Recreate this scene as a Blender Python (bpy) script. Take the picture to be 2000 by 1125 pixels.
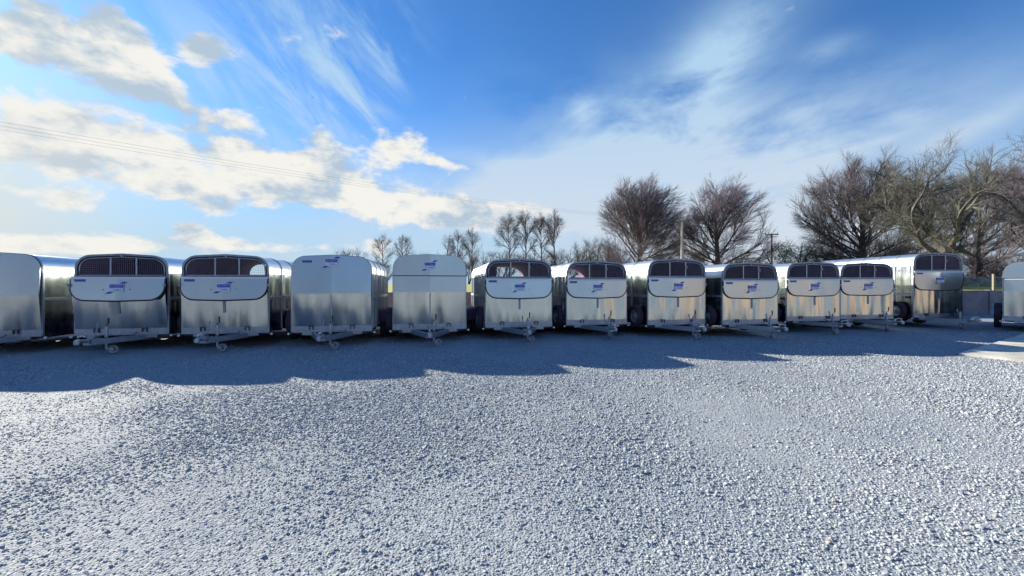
import bpy, math, random
import numpy as np
from mathutils import Vector, Matrix

for o in list(bpy.data.objects):
    bpy.data.objects.remove(o)
scene = bpy.context.scene
COL = scene.collection
R = math.radians

# ------------------------------------------------------------------ camera
cd = bpy.data.cameras.new("camera")
cd.sensor_width = 36.0
cd.lens = 14.4
cd.shift_y = -0.00215
cd.clip_start = 0.05
cd.clip_end = 6000
cam = bpy.data.objects.new("camera", cd)
COL.objects.link(cam)
cam.location = (0, 0, 1.53)
cam.rotation_euler = (R(90), 0, 0)
scene.camera = cam

# ------------------------------------------------------------------ light
EXPOSURE = 1.25
SUN_AZ = R(-56)            # from +Y, negative = to the left
SUN_EL = R(21)
TO_SUN = Vector((math.sin(SUN_AZ) * math.cos(SUN_EL), math.cos(SUN_AZ) * math.cos(SUN_EL), math.sin(SUN_EL)))
sd = bpy.data.lights.new("sun", 'SUN')
sd.energy = 5.0
sd.angle = R(0.5)
sd.color = (1.0, 0.94, 0.77)
sun = bpy.data.objects.new("sun", sd)
COL.objects.link(sun)
sun.rotation_euler = (-TO_SUN).to_track_quat('-Z', 'Y').to_euler()
sun.location = (-30, 20, 30)

vs = scene.view_settings
vs.view_transform = 'Standard'
vs.look = 'None'
vs.exposure = EXPOSURE
vs.gamma = 1.0
vs.use_curve_mapping = False
scene.cycles.use_denoising = True
scene.cycles.max_bounces = 5
scene.cycles.diffuse_bounces = 3
scene.cycles.glossy_bounces = 4
scene.cycles.sample_clamp_indirect = 6.0

# ------------------------------------------------------------------ sky
SKY_STRENGTH = 0.078
world = bpy.data.worlds.new("World")
scene.world = world
world.use_nodes = True
world.cycles.sampling_method = 'MANUAL'
world.cycles.sample_map_resolution = 512
wt = world.node_tree
wt.nodes.clear()


class S:
    """a socket with arithmetic"""
    def __init__(self, tree, sock):
        self.t, self.s = tree, sock

    def _m(self, op, *a):
        n = self.t.nodes.new('ShaderNodeMath')
        n.operation = op
        for i, v in enumerate(a):
            if isinstance(v, S):
                self.t.links.new(v.s, n.inputs[i])
            else:
                n.inputs[i].default_value = v
        return S(self.t, n.outputs[0])
    def __add__(self, o): return self._m('ADD', self, o)
    def __radd__(self, o): return self._m('ADD', self, o)
    def __sub__(self, o): return self._m('SUBTRACT', self, o)
    def __rsub__(self, o): return self._m('SUBTRACT', o, self)
    def __mul__(self, o): return self._m('MULTIPLY', self, o)
    def __rmul__(self, o): return self._m('MULTIPLY', self, o)
    def __truediv__(self, o): return self._m('DIVIDE', self, o)
    def max(self, o): return self._m('MAXIMUM', self, o)
    def min(self, o): return self._m('MINIMUM', self, o)
    def exp(self): return self._m('EXPONENT', self)
    def smooth(self, a, b):
        n = self.t.nodes.new('ShaderNodeMapRange')
        n.interpolation_type = 'SMOOTHSTEP'
        self.t.links.new(self.s, n.inputs['Value'])
        n.inputs['From Min'].default_value = a
        n.inputs['From Max'].default_value = b
        return S(self.t, n.outputs['Result'])


def combine(t, x, y, z):
    n = t.nodes.new('ShaderNodeCombineXYZ')
    for i, v in enumerate((x, y, z)):
        if isinstance(v, S):
            t.links.new(v.s, n.inputs[i])
        else:
            n.inputs[i].default_value = v
    return S(t, n.outputs[0])


def noise(t, vec, scale, detail=8, rough=0.55, dist=0.0, out=0):
    n = t.nodes.new('ShaderNodeTexNoise')
    n.inputs['Scale'].default_value = scale
    n.inputs['Detail'].default_value = detail
    n.inputs['Roughness'].default_value = rough
    n.inputs['Distortion'].default_value = dist
    if vec is not None:
        t.links.new(vec.s, n.inputs['Vector'])
    return S(t, n.outputs[out])


def mixc(t, fac, a, b):
    n = t.nodes.new('ShaderNodeMix')
    n.data_type = 'RGBA'
    n.clamp_factor = True
    for sock, v in ((n.inputs[0], fac), (n.inputs[6], a), (n.inputs[7], b)):
        if isinstance(v, S):
            t.links.new(v.s, sock)
        elif isinstance(v, (int, float)):
            sock.default_value = v
        else:
            sock.default_value = (v[0], v[1], v[2], 1)
    return S(t, n.outputs[2])


def build_sky():
    t = wt
    tc = t.nodes.new('ShaderNodeTexCoord')
    sep = t.nodes.new('ShaderNodeSeparateXYZ')
    t.links.new(tc.outputs['Generated'], sep.inputs[0])
    x, y, z = (S(t, sep.outputs[i]) for i in range(3))
    az = x._m('ARCTAN2', x, y)
    el = z._m('ARCSINE', z)
    sky = t.nodes.new('ShaderNodeTexSky')
    sky.sky_type = 'NISHITA'
    sky.sun_disc = False
    sky.sun_elevation = SUN_EL
    sky.sun_rotation = SUN_AZ
    sky.altitude = 50
    sky.air_density = 1.0
    sky.dust_density = 0.25
    sky.ozone_density = 2.5
    tint = t.nodes.new('ShaderNodeMix')
    tint.data_type = 'RGBA'
    tint.blend_type = 'MULTIPLY'
    tint.inputs[0].default_value = 1.0
    t.links.new(sky.outputs[0], tint.inputs[6])
    tint.inputs[7].default_value = (0.32, 0.64, 0.98, 1)
    base = S(t, tint.outputs[2])

    def blob(px, py, rx, ry, w, tilt=0.0):
        a = math.atan((px - 1000) / 800)
        e = math.atan((559 - py) / 800 * math.cos(a))
        ra = rx / 800 * math.cos(a) ** 2
        re = ry / 800 * math.cos(a) * math.cos(e)
        da, de = az - a, el - e
        if tilt:
            c, s = math.cos(R(tilt)), math.sin(R(tilt))
            da, de = da * c + de * s, de * c - da * s
        da, de = da / ra, de / re
        return ((da * da + de * de) * -1.0).exp() * w

    def total(lst):
        acc = None
        for b in lst:
            v = blob(*b)
            acc = v if acc is None else acc + v
        return acc

    up = (z.max(0.0) + 0.12)
    P = combine(t, x, y, z * 1.9)
    # ---- cumulus
    B = total([
        (30, 40, 170, 95, .34), (180, 80, 130, 85, .36), (285, 150, 110, 60, .34, -25), (392, 92, 55, 40, .38),
        (230, 30, 80, 40, .14),
        (110, 270, 140, 60, .34), (280, 290, 160, 80, .36), (440, 262, 85, 75, .36), (520, 335, 170, 65, .32),
        (655, 325, 90, 52, .26, -20), (300, 355, 230, 38, .22), (790, 408, 200, 40, .38, -6), (940, 425, 130, 28, .34),
        (135, 398, 90, 30, .36), (372, 447, 50, 18, .36), (60, 478, 320, 20, .34), (470, 480, 250, 20, .36),
        (765, 285, 60, 32, .33, -20), (820, 268, 50, 22, .32, -25), (880, 322, 70, 12, .20, -10),
        (415, 405, 60, 18, .2),
    ])
    f1 = noise(t, P, 6.0, 9, .60, .12)
    off = t.nodes.new('ShaderNodeVectorMath')
    off.operation = 'ADD'
    t.links.new(P.s, off.inputs[0])
    off.inputs[1].default_value = (TO_SUN.x * .035, TO_SUN.y * .035, TO_SUN.z * .035 + .055)
    f2 = noise(t, S(t, off.outputs[0]), 6.0, 5, .60, .12)
    dens = f1 * 2.0 + B.min(.42) * 1.65 - 1.31
    cover = dens.smooth(-.03, .24)
    lit = (f1 - f2 * 1.0 - dens * .14).smooth(-.17, .03)
    k = 1.0 / (SKY_STRENGTH * 2 ** EXPOSURE)
    warm = total([(-120, 330, 420, 260, 1.0)])
    shade = mixc(t, warm, (.46 * k, .58 * k, .70 * k), (.66 * k, .70 * k, .72 * k))
    cum = mixc(t, lit, shade, (.91 * k, .90 * k, .85 * k))
    # ---- soft veils and high streaks
    V = total([
        (1290, 270, 190, 90, .75), (1180, 340, 190, 60, .55), (1400, 110, 120, 65, .62, 30), (1480, 300, 240, 60, .55, 18),
        (1700, 270, 220, 40, .42, 18), (1900, 250, 180, 26, .40, 24), (1130, 400, 260, 50, .70), (1350, 420, 300, 70, .45),
        (1020, 330, 150, 20, .42, -6), (450, 160, 220, 80, .14, -25),
        (100, 180, 220, 60, .25, -15), (1140, 215, 30, 24, .42), (740, 215, 40, 14, .35, -25), (940, 370, 160, 22, .35),
        (1560, 480, 320, 60, .35), (1620, 100, 60, 24, .25)])
    Q = combine(t, x / up + 0.35 * (y / up), y / up * .45, z * 3.0)
    g1 = noise(t, Q, 2.2, 6, .58, .6)
    g2 = noise(t, P, 4.2, 8, .60, .3)
    elsewhere = noise(t, P, 1.3, 2, .5).smooth(.42, .66) * (el.smooth(.34, .0) * .35 + .12)
    veil = ((g1 * .35 + g2 * .65).smooth(.27, .56) * ((V * 1.5).min(1.0) + elsewhere)).min(.92)
    V2 = total([(600, 70, 150, 190, .75, -28), (690, 200, 60, 110, .85, -30), (450, 150, 240, 90, .6, -25), (750, 130, 60, 90, .35, -30)])
    Q2 = combine(t, (x * .80 + z * .60) * 9.0, (z * .80 - x * .60) * 1.6, y * 3.0)
    streak = noise(t, Q2, 1.3, 8, .62, .5).smooth(.40, .70) * V2.min(.9)
    veil = veil.max(streak)
    veilc = mixc(t, el.smooth(.05, .55), (.67 * k, .74 * k, .84 * k), (.46 * k, .69 * k, .90 * k))
    # ---- haze glow low on the side of the sun
    col = base
    col = mixc(t, el.smooth(.44, .03) * .95, col, (.46 * k, .64 * k, .80 * k))
    col = mixc(t, warm * el.smooth(.65, .0) * .85, col, (.80 * k, .78 * k, .68 * k))
    col = mixc(t, veil, col, veilc)
    col = mixc(t, cover, col, cum)
    bg = t.nodes.new('ShaderNodeBackground')
    bg.inputs['Strength'].default_value = SKY_STRENGTH
    t.links.new(col.s, bg.inputs['Color'])
    out = t.nodes.new('ShaderNodeOutputWorld')
    t.links.new(bg.outputs[0], out.inputs[0])


build_sky()

# ------------------------------------------------------------------ helpers
MATS = {}


def material(name, color, rough=.5, metal=0.0, vary=0.0, vscale=4.0, bump=0.0, bscale=8.0, stretch=(1, 1, 1), spec=None, rvary=0.0, bdetail=3):
    m = bpy.data.materials.new(name)
    m.use_nodes = True
    t = m.node_tree
    b = t.nodes['Principled BSDF']
    b.inputs['Base Color'].default_value = (*color, 1)
    b.inputs['Roughness'].default_value = rough
    b.inputs['Metallic'].default_value = metal
    if spec is not None:
        b.inputs['Specular IOR Level'].default_value = spec
    if vary or bump or rvary:
        g = t.nodes.new('ShaderNodeNewGeometry')
        tc = t.nodes.new('ShaderNodeTexCoord')
        oi = t.nodes.new('ShaderNodeObjectInfo')
        mp = t.nodes.new('ShaderNodeMapping')
        mp.inputs['Scale'].default_value = stretch
        t.links.new(g.outputs['Position'], mp.inputs['Vector'])
        vec = S(t, mp.outputs[0])
    if vary:
        n = noise(t, vec, vscale, 6, .6)
        c = mixc(t, n.smooth(.3, .7), tuple(v * (1 - vary) for v in color), tuple(min(1, v * (1 + vary)) for v in color))
        t.links.new(c.s, b.inputs['Base Color'])
    if rvary:
        n = noise(t, vec, vscale * .7, 4, .6)
        r = n * (2 * rvary) + (rough - rvary)
        t.links.new(r.s, b.inputs['Roughness'])
    if bump:
        n = noise(t, vec, bscale, bdetail, .5)
        bn = t.nodes.new('ShaderNodeBump')
        bn.inputs['Strength'].default_value = 1.0
        bn.inputs['Distance'].default_value = bump
        t.links.new(n.s, bn.inputs['Height'])
        t.links.new(bn.outputs[0], b.inputs['Normal'])
    MATS[name] = m
    return m


material('aluminium', (.50, .53, .52), .22, 1.0, vary=.04, vscale=2, bump=.10, bscale=1.6, stretch=(1.6, 1.6, .28), rvary=.05, bdetail=1)
material('aluminium_satin', (.45, .52, .57), .31, 1.0, vary=.03, vscale=2, bump=.03, bscale=1.2, stretch=(1.2, 1.2, .4), rvary=.05, bdetail=1)
material('roof_alu', (.80, .82, .84), .38, 1.0, vary=.04, vscale=2, bump=.004, bscale=3)
material('galvanised', (.38, .41, .46), .48, .85, vary=.14, vscale=14, rvary=.1)
material('galv_dull', (.30, .31, .36), .55, .7, vary=.15, vscale=10)
material('dark_steel', (.085, .050, .088), .6, .3)
material('rubber', (.022, .016, .024), .6)
material('tyre', (.045, .024, .042), .75, vary=.2, vscale=20)
material('rim_grey', (.38, .39, .42), .45, .6)
material('floor_ply', (.10, .075, .07), .8, vary=.3, vscale=6)
material('lining', (.20, .11, .22), .75, vary=.2, vscale=3)
material('grille_wire', (.30, .26, .33), .6, .2)
material('lamp_white', (.85, .85, .83), .25)
material('lamp_red', (.45, .02, .03), .25)
material('decal_white', (.62, .68, .80), .4)
material('decal_blue', (.045, .055, .42), .4)
material('plate_blue', (.10, .13, .36), .45)
material('black_grip', (.02, .015, .02), .5)
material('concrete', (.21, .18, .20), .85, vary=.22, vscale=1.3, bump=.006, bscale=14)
material('concrete_slab', (.50, .475, .43), .85, vary=.22, vscale=2.2, bump=.004, bscale=30)
material('bark', (.060, .046, .054), .9, vary=.35, vscale=5)
material('bark_oak', (.070, .060, .052), .9, vary=.4, vscale=3)
material('twig', (.120, .100, .116), .9, vary=.25, vscale=1.2)
material('twig_olive', (.105, .098, .088), .9, vary=.3, vscale=.9)
material('twig_brown', (.115, .085, .112), .9, vary=.25, vscale=.9)
material('leaf_green', (.12, .16, .07), .7, vary=.4, vscale=2.5)
material('leaf_dark', (.045, .040, .038), .8, vary=.4, vscale=2.5)
material('pole_pale', (.52, .46, .42), .8, vary=.15, vscale=5)
material('pole_dark', (.16, .14, .15), .8)
material('wire', (.16, .18, .21), .6)
material('stone', (.30, .28, .25), .9, vary=.4, vscale=2.5)
material('post_wood', (.22, .20, .16), .9)
material('white_edge', (.75, .76, .76), .35)


class MB:
    def __init__(self):
        self.v, self.f = [], []

    def add(self, vs, fs):
        n = len(self.v)
        self.v += [tuple(p) for p in vs]
        self.f += [tuple(i + n for i in f) for f in fs]
        return self

    def box(self, x0, x1, y0, y1, z0, z1, M=None):
        vs = [Vector(p) for p in ((x0, y0, z0), (x1, y0, z0), (x1, y1, z0), (x0, y1, z0), (x0, y0, z1), (x1, y0, z1), (x1, y1, z1), (x0, y1, z1))]
        if M is not None:
            vs = [M @ p for p in vs]
        return self.add(vs, [(0, 3, 2, 1), (4, 5, 6, 7), (0, 1, 5, 4), (1, 2, 6, 5), (2, 3, 7, 6), (3, 0, 4, 7)])

    def bar(self, a, b, w, h):
        """box of section w x h from a to b"""
        a, b = Vector(a), Vector(b)
        d = (b - a)
        L = d.length
        q = d.to_track_quat('Y', 'Z').to_matrix().to_4x4()
        return self.box(-w / 2, w / 2, 0, L, -h / 2, h / 2, Matrix.Translation(a) @ q)

    def tube(self, pts, r, n=8, closed=False, cap=True):
        pts = [Vector(p) for p in pts]
        m = len(pts)
        rs = r if isinstance(r, (list, tuple)) else [r] * m
        rings = []
        prev = None
        for i, p in enumerate(pts):
            if closed:
                d = pts[(i + 1) % m] - pts[i - 1]
            else:
                d = pts[min(i + 1, m - 1)] - pts[max(i - 1, 0)]
            d.normalize()
            if prev is None:
                u = d.orthogonal().normalized()
            else:
                u = (prev - d * prev.dot(d)).normalized()
            prev = u
            w = d.cross(u)
            rings.append([p + (u * math.cos(2 * math.pi * k / n) + w * math.sin(2 * math.pi * k / n)) * rs[i] for k in range(n)])
        vs = [q for ring in rings for q in ring]
        fs = []
        for i in range(m if closed else m - 1):
            j = (i + 1) % m
            for k in range(n):
                k2 = (k + 1) % n
                fs.append((i * n + k, i * n + k2, j * n + k2, j * n + k))
        if cap and not closed:
            fs.append(tuple(range(n - 1, -1, -1)))
            fs.append(tuple((m - 1) * n + k for k in range(n)))
        return self.add(vs, fs)

    def lathe(self, prof, n=24, axis='X', c=(0, 0, 0)):
        """prof: list of (r, a) radius and axial position"""
        c = Vector(c)
        vs, fs = [], []
        for r, a in prof:
            for k in range(n):
                t = 2 * math.pi * k / n
                if axis == 'X':
                    vs.append(c + Vector((a, r * math.cos(t), r * math.sin(t))))
                elif axis == 'Z':
                    vs.append(c + Vector((r * math.cos(t), r * math.sin(t), a)))
                else:
                    vs.append(c + Vector((r * math.cos(t), a, r * math.sin(t))))
        for i in range(len(prof) - 1):
            for k in range(n):
                k2 = (k + 1) % n
                fs.append((i * n + k, i * n + k2, (i + 1) * n + k2, (i + 1) * n + k))
        return self.add(vs, fs)

    def plate(self, xs, zt, zb, yf, th, lean=0.0, zr=0.0):
        """upright sheet: columns xs, top zt(x), bottom zb(x), front yf(x), thickness th (towards +y)"""
        m = len(xs)
        vs, fs = [], []
        for x in xs:
            a, b = yf(x) + lean * (zb(x) - zr), yf(x) + lean * (zt(x) - zr)
            vs += [(x, a, zb(x)), (x, b, zt(x)), (x, b + th, zt(x)), (x, a + th, zb(x))]
        for i in range(m - 1):
            a, b = i * 4, i * 4 + 4
            for k in range(4):
                k2 = (k + 1) % 4
                fs.append((a + k, b + k, b + k2, a + k2))
        fs += [(0, 1, 2, 3), (m * 4 - 1, m * 4 - 2, m * 4 - 3, m * 4 - 4)]
        self.add(vs, [tuple(reversed(f)) for f in fs])
        return self

    def mesh(self, name, mat, smooth=0):
        me = bpy.data.meshes.new(name)
        me.from_pydata(self.v, [], self.f)
        if mat:
            me.materials.append(MATS[mat])
        if smooth:
            me.polygons.foreach_set('use_smooth', [True] * len(me.polygons))
            me.set_sharp_from_angle(angle=R(smooth))
        me.update()
        return me


def link(name, me, parent=None, loc=None, rot=None):
    o = bpy.data.objects.new(name, me)
    COL.objects.link(o)
    if parent is not None:
        o.parent = parent
    if loc is not None:
        o.location = loc
    if rot is not None:
        o.rotation_euler = rot
    return o


def tag(o, label=None, cat=None, group=None, kind=None):
    if label: o['label'] = label
    if cat: o['category'] = cat
    if group: o['group'] = group
    if kind: o['kind'] = kind
    return o


CACHE = {}


def cached(key, fn):
    if key not in CACHE:
        CACHE[key] = fn()
    return CACHE[key]


# ------------------------------------------------------------------ ground
rs = np.random.RandomState(4)
WV = [(rs.uniform(.25, 2.6), rs.uniform(0, 2 * math.pi), rs.uniform(0, 6.28)) for _ in range(16)]


def ground_z(x, y):
    z = 0
    for k, a, p in WV:
        z = z + np.sin((x * math.cos(a) + y * math.sin(a)) * k + p) * (.0065 / max(k, .5) ** .6)
    return z


def gravel_material(name, far):
    m = bpy.data.materials.new(name)
    m.use_nodes = True
    t = m.node_tree
    b = t.nodes['Principled BSDF']
    g = t.nodes.new('ShaderNodeNewGeometry')
    pos = S(t, g.outputs['Position'])
    n1 = noise(t, pos, .55, 5, .6, .3)
    n2 = noise(t, pos, 3.0, 6, .65)
    n3 = noise(t, pos, 34, 3, .7)
    sx = t.nodes.new('ShaderNodeSeparateXYZ')
    t.links.new(pos.s, sx.inputs[0])
    patch = (n1 * .6 + n2 * .4 - S(t, sx.outputs[0]) * .009).smooth(.37, .55)
    c = mixc(t, patch, (.220, .248, .295), (.345, .362, .385))
    c2 = mixc(t, n3.smooth(.30, .72), (.175, .198, .240), (.47, .49, .51))
    n4 = noise(t, pos, 110, 2, .6)
    c = mixc(t, .5, c, c2)
    c = mixc(t, n4.smooth(.52, .70) * .55, c, (.135, .155, .21))
    t.links.new(c.s, b.inputs['Base Color'])
    b.inputs['Roughness'].default_value = .85
    b.inputs['Specular IOR Level'].default_value = .15
    vo = t.nodes.new('ShaderNodeTexVoronoi')
    vo.inputs['Scale'].default_value = 62
    t.links.new(pos.s, vo.inputs['Vector'])
    vo2 = t.nodes.new('ShaderNodeTexVoronoi')
    vo2.inputs['Scale'].default_value = 30
    t.links.new(pos.s, vo2.inputs['Vector'])
    h = S(t, vo.outputs['Distance']) * (patch * .05 - .55) + S(t, vo2.outputs['Distance']) * -.55 * (1 - patch * .45) + n2 * .6 + n3 * .3
    bp = t.nodes.new('ShaderNodeBump')
    bp.inputs['Distance'].default_value = .012
    bp.inputs['Strength'].default_value = .9
    t.links.new(h.s, bp.inputs['Height'])
    t.links.new(bp.outputs[0], b.inputs['Normal'])
    MATS[name] = m


gravel_material('gravel_ground', False)


def wall_y(x):
    return 16.6 + .22 * x


def build_ground():
    # fine middle, long coarse skirts
    xs = np.concatenate([np.array([-400, -150, -70, -40]), np.arange(-28, 28.01, .22), np.array([40, 70, 150, 400])])
    ys = np.concatenate([np.array([-400, -120, -40, -14]), np.arange(-4, 24.01, .22), np.array([34.])])
    X, Y = np.meshgrid(xs, ys)
    inner = (np.abs(X) <= 28) & (Y >= -4) & (Y <= 24)
    Z = np.where(inner, ground_z(X, Y), 0)
    nx, ny = len(xs), len(ys)
    # the yard stops under the retained field behind the wall
    lim = wall_y(X) + 2.0
    Yc = np.minimum(Y, lim)
    v = np.stack([X.ravel(), Yc.ravel(), Z.ravel()], 1)
    i = np.arange(ny - 1)[:, None] * nx + np.arange(nx - 1)[None, :]
    f = np.stack([i, i + 1, i + nx + 1, i + nx], -1).reshape(-1, 4)
    me = bpy.data.meshes.new('ground')
    me.from_pydata(v.tolist(), [], f.tolist())
    me.materials.append(MATS['gravel_ground'])
    me.polygons.foreach_set('use_smooth', [True] * len(me.polygons))
    tag(link('ground', me), kind='structure')


build_ground()

# loose gravel: stones spread over the yard
def stone_mesh(seed):
    r = random.Random(seed)
    import bmesh
    bm = bmesh.new()
    bmesh.ops.create_icosphere(bm, subdivisions=1, radius=1)
    ax = Vector((r.uniform(.8, 1.25), r.uniform(.65, 1.0), r.uniform(.5, .75)))
    cuts = [(Vector((r.gauss(0, 1), r.gauss(0, 1), r.gauss(0, 1))).normalized(), r.uniform(.55, .85)) for _ in range(5)]
    for v in bm.verts:
        p = v.co.copy() * r.uniform(.88, 1.1)
        for n, d in cuts:
            e = p.dot(n) - d
            if e > 0:
                p -= n * e
        v.co = Vector((p.x * ax.x, p.y * ax.y, p.z * ax.z))
    me = bpy.data.meshes.new('stone')
    bm.to_mesh(me)
    bm.free()
    me.materials.append(MATS['gravel_stone'])
    return me


def stone_material():
    m = bpy.data.materials.new('gravel_stone')
    m.use_nodes = True
    t = m.node_tree
    b = t.nodes['Principled BSDF']
    oi = t.nodes.new('ShaderNodeObjectInfo')
    rnd = S(t, oi.outputs['Random'])
    g = t.nodes.new('ShaderNodeNewGeometry')
    c = mixc(t, rnd, (.165, .187, .235), (.52, .545, .56))
    c = mixc(t, (rnd * 7.13)._m('FRACT', rnd * 7.13).smooth(.86, .93) * .7, c, (.38, .33, .29))
    n = noise(t, S(t, g.outputs['Position']), 60, 3, .6)
    c = mixc(t, n.smooth(.35, .75) * .35, c, (.44, .465, .49))
    t.links.new(c.s, b.inputs['Base Color'])
    b.inputs['Roughness'].default_value = .75
    b.inputs['Specular IOR Level'].default_value = .2
    MATS['gravel_stone'] = m


stone_material()


def build_gravel():
    rg = np.random.RandomState(11)
    N = 900000
    # even density on the ground near the camera, thinning with distance
    Y = rg.uniform(-1.5, 13.5, N)
    X = rg.uniform(-1, 1, N) * (2.6 + 1.32 * np.maximum(Y, 0))
    width = (2.6 + 1.32 * np.maximum(Y, 0)) * 2
    # patches: compacted dust carries few stones
    pat = np.zeros(N)
    for k, a, p in [(.7, .4, 1.), (1.1, 2.1, 2.), (1.9, 1.2, .5), (2.7, .1, 3.), (3.6, 2.6, 4.), (.45, 1.5, 5.), (5.2, .9, 1.2)]:
        pat += np.sin((X * math.cos(a) + Y * math.sin(a)) * k + p) * (1 / k ** .5)
    pat = 1 / (1 + np.exp(-(pat + .3 + .16 * X) * .75))
    dens = np.interp(Y, [-1.5, 1.5, 4, 7, 10, 13.5], [700, 4400, 3300, 1350, 520, 180]) * (.42 + .58 * pat)
    have = N / 15.0 / width
    keep = rg.uniform(0, 1, N) < dens / have
    X, Y, pat = X[keep], Y[keep], pat[keep]
    n = len(X)
    sz = np.exp(rg.normal(math.log(.0080), .38, n)) * np.interp(Y, [3, 12], [1, 1.5])
    sz *= .62 + .46 * pat
    big = rg.uniform(0, 1, n) < .012
    sz[big] *= rg.uniform(1.5, 2.4, big.sum())
    sz = np.minimum(sz, .026)
    Z = ground_z(X, Y) + sz * (rg.uniform(-.35, .05, n) + .35 * pat)
    me = bpy.data.meshes.new('gravel')
    me.vertices.add(n)
    me.vertices.foreach_set('co', np.stack([X, Y, Z], 1).astype(np.float32).ravel())
    a = me.attributes.new('size', 'FLOAT', 'POINT')
    a.data.foreach_set('value', sz.astype(np.float32))
    a = me.attributes.new('turn', 'FLOAT_VECTOR', 'POINT')
    tv = np.stack([rg.uniform(-.5, .5, n), rg.uniform(-.5, .5, n), rg.uniform(0, 6.28, n)], 1)
    a.data.foreach_set('vector', tv.astype(np.float32).ravel())
    a = me.attributes.new('pick', 'INT', 'POINT')
    a.data.foreach_set('value', rg.randint(0, 6, n).astype(np.int32))
    o = link('gravel', me)
    tag(o, 'loose pale grey gravel strewn over the yard', 'gravel', kind='stuff')
    ng = bpy.data.node_groups.new('gravel_nodes', 'GeometryNodeTree')
    ng.interface.new_socket(name='Geometry', in_out='INPUT', socket_type='NodeSocketGeometry')
    ng.interface.new_socket(name='Geometry', in_out='OUTPUT', socket_type='NodeSocketGeometry')
    gi, go = ng.nodes.new('NodeGroupInput'), ng.nodes.new('NodeGroupOutput')
    join = ng.nodes.new('GeometryNodeGeometryToInstance')
    for s in range(6):
        so = bpy.data.objects.new('stone', stone_mesh(s + 3))
        info = ng.nodes.new('GeometryNodeObjectInfo')
        info.inputs['Object'].default_value = so
        ng.links.new(info.outputs['Geometry'], join.inputs[0])
    def attr(nm, ty):
        q = ng.nodes.new('GeometryNodeInputNamedAttribute')
        q.data_type = ty
        q.inputs['Name'].default_value = nm
        return [k for k in q.outputs if k.enabled and k.name == 'Attribute'][0]
    m2p = ng.nodes.new('GeometryNodeMeshToPoints')
    ng.links.new(gi.outputs[0], m2p.inputs['Mesh'])
    iop = ng.nodes.new('GeometryNodeInstanceOnPoints')
    ng.links.new(m2p.outputs[0], iop.inputs['Points'])
    ng.links.new(join.outputs[0], iop.inputs['Instance'])
    iop.inputs['Pick Instance'].default_value = True
    ng.links.new(attr('pick', 'INT'), iop.inputs['Instance Index'])
    ng.links.new(attr('size', 'FLOAT'), iop.inputs['Scale'])
    ng.links.new(attr('turn', 'FLOAT_VECTOR'), iop.inputs['Rotation'])
    ng.links.new(iop.outputs[0], go.inputs[0])
    md = o.modifiers.new('gravel', 'NODES')
    md.node_group = ng


build_gravel()


# concrete apron on the right
def build_slab():
    c = Vector((9.85, 9.05, 0))
    a = Vector((.855, .519, 0))
    b = Vector((.519, -.855, 0))
    root = link('concrete_apron', None, loc=c)
    tag(root, 'pale concrete slab beside the gravel at the right edge', 'slab', kind='structure')
    ang = math.atan2(a.y, a.x)
    root.rotation_euler = (0, 0, ang)
    bay = MB().box(.012, 3.6, -3.6, -.012, -.1, .045).mesh('bay', 'concrete_slab')
    for i in range(4):
        for j in range(3):
            link('bay', bay, root, (i * 3.6, -j * 3.6, (i * 7 + j * 5) % 3 * .004))


build_slab()

# field behind the wall
def field_material():
    m = bpy.data.materials.new('field_grass')
    m.use_nodes = True
    t = m.node_tree
    b = t.nodes['Principled BSDF']
    g = t.nodes.new('ShaderNodeNewGeometry')
    pos = S(t, g.outputs['Position'])
    n = noise(t, pos, .15, 5, .6)
    n2 = noise(t, pos, 3.0, 5, .6)
    c = mixc(t, n.smooth(.35, .65), (.30, .32, .07), (.38, .37, .09))
    c = mixc(t, n2.smooth(.3, .7) * .5, c, (.20, .24, .06))
    t.links.new(c.s, b.inputs['Base Color'])
    b.inputs['Roughness'].default_value = .9
    MATS['field_grass'] = m


field_material()
FIELD_Z = 1.12


FIELD_ROWS = [(.28, 1.12), (5, 1.26), (12, 1.50), (26, 1.66), (60, 1.80), (140, 1.9), (400, 2.2), (1500, 3.0)]


def field_z(x, y):
    return float(np.interp(y - wall_y(x), [r[0] for r in FIELD_ROWS], [r[1] for r in FIELD_ROWS]))


def build_field():
    m = MB()
    xs = [-900, -300, -120, -60, -30, -15, 0, 15, 30, 60, 120, 300, 900]
    rows = FIELD_ROWS
    vs, fs = [], []
    for d, z in rows:
        for x in xs:
            vs.append((x, max(wall_y(x), -150) + d, z))
    n = len(xs)
    for i in range(len(rows) - 1):
        for j in range(n - 1):
            fs.append((i * n + j, i * n + j + 1, (i + 1) * n + j + 1, (i + 1) * n + j))
    m.add(vs, fs)
    tag(link('field', m.mesh('field', 'field_grass')), kind='structure')


build_field()


def build_wall():
    root = link('retaining_wall', None, loc=(0, wall_y(0), 0), rot=(0, 0, math.atan(.22)))
    tag(root, 'low grey precast concrete wall behind the row of trailers', 'wall')
    pm = MB().box(-1.19, 1.19, 0, .14, -.1, 1.24).box(-1.195, 1.195, -.012, .15, 1.24, 1.28).mesh('panel', 'concrete')
    sm = MB().box(-.07, .07, -.05, .17, -.1, 1.31).mesh('post', 'concrete')
    for i in range(-10, 14):
        link('panel', pm, root, (i * 2.5 + .4, 0, 0))
        link('post', sm, root, (i * 2.5 + 1.65, 0, 0))


build_wall()

# ------------------------------------------------------------------ trailers
W = 1.90
HB = .36
RAD = .33
RIDGE = .035


def arch(x, H, inset=0.0):
    """height of the roof line at lateral position x"""
    hw = W / 2 - inset
    r = RAD - inset
    ax = min(abs(x), hw)
    flat = hw - r
    top = H - inset
    if ax <= flat:
        return top - RIDGE * ax / flat
    d = ax - flat
    return top - RIDGE - r + math.sqrt(max(0, r * r - d * d))


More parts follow.
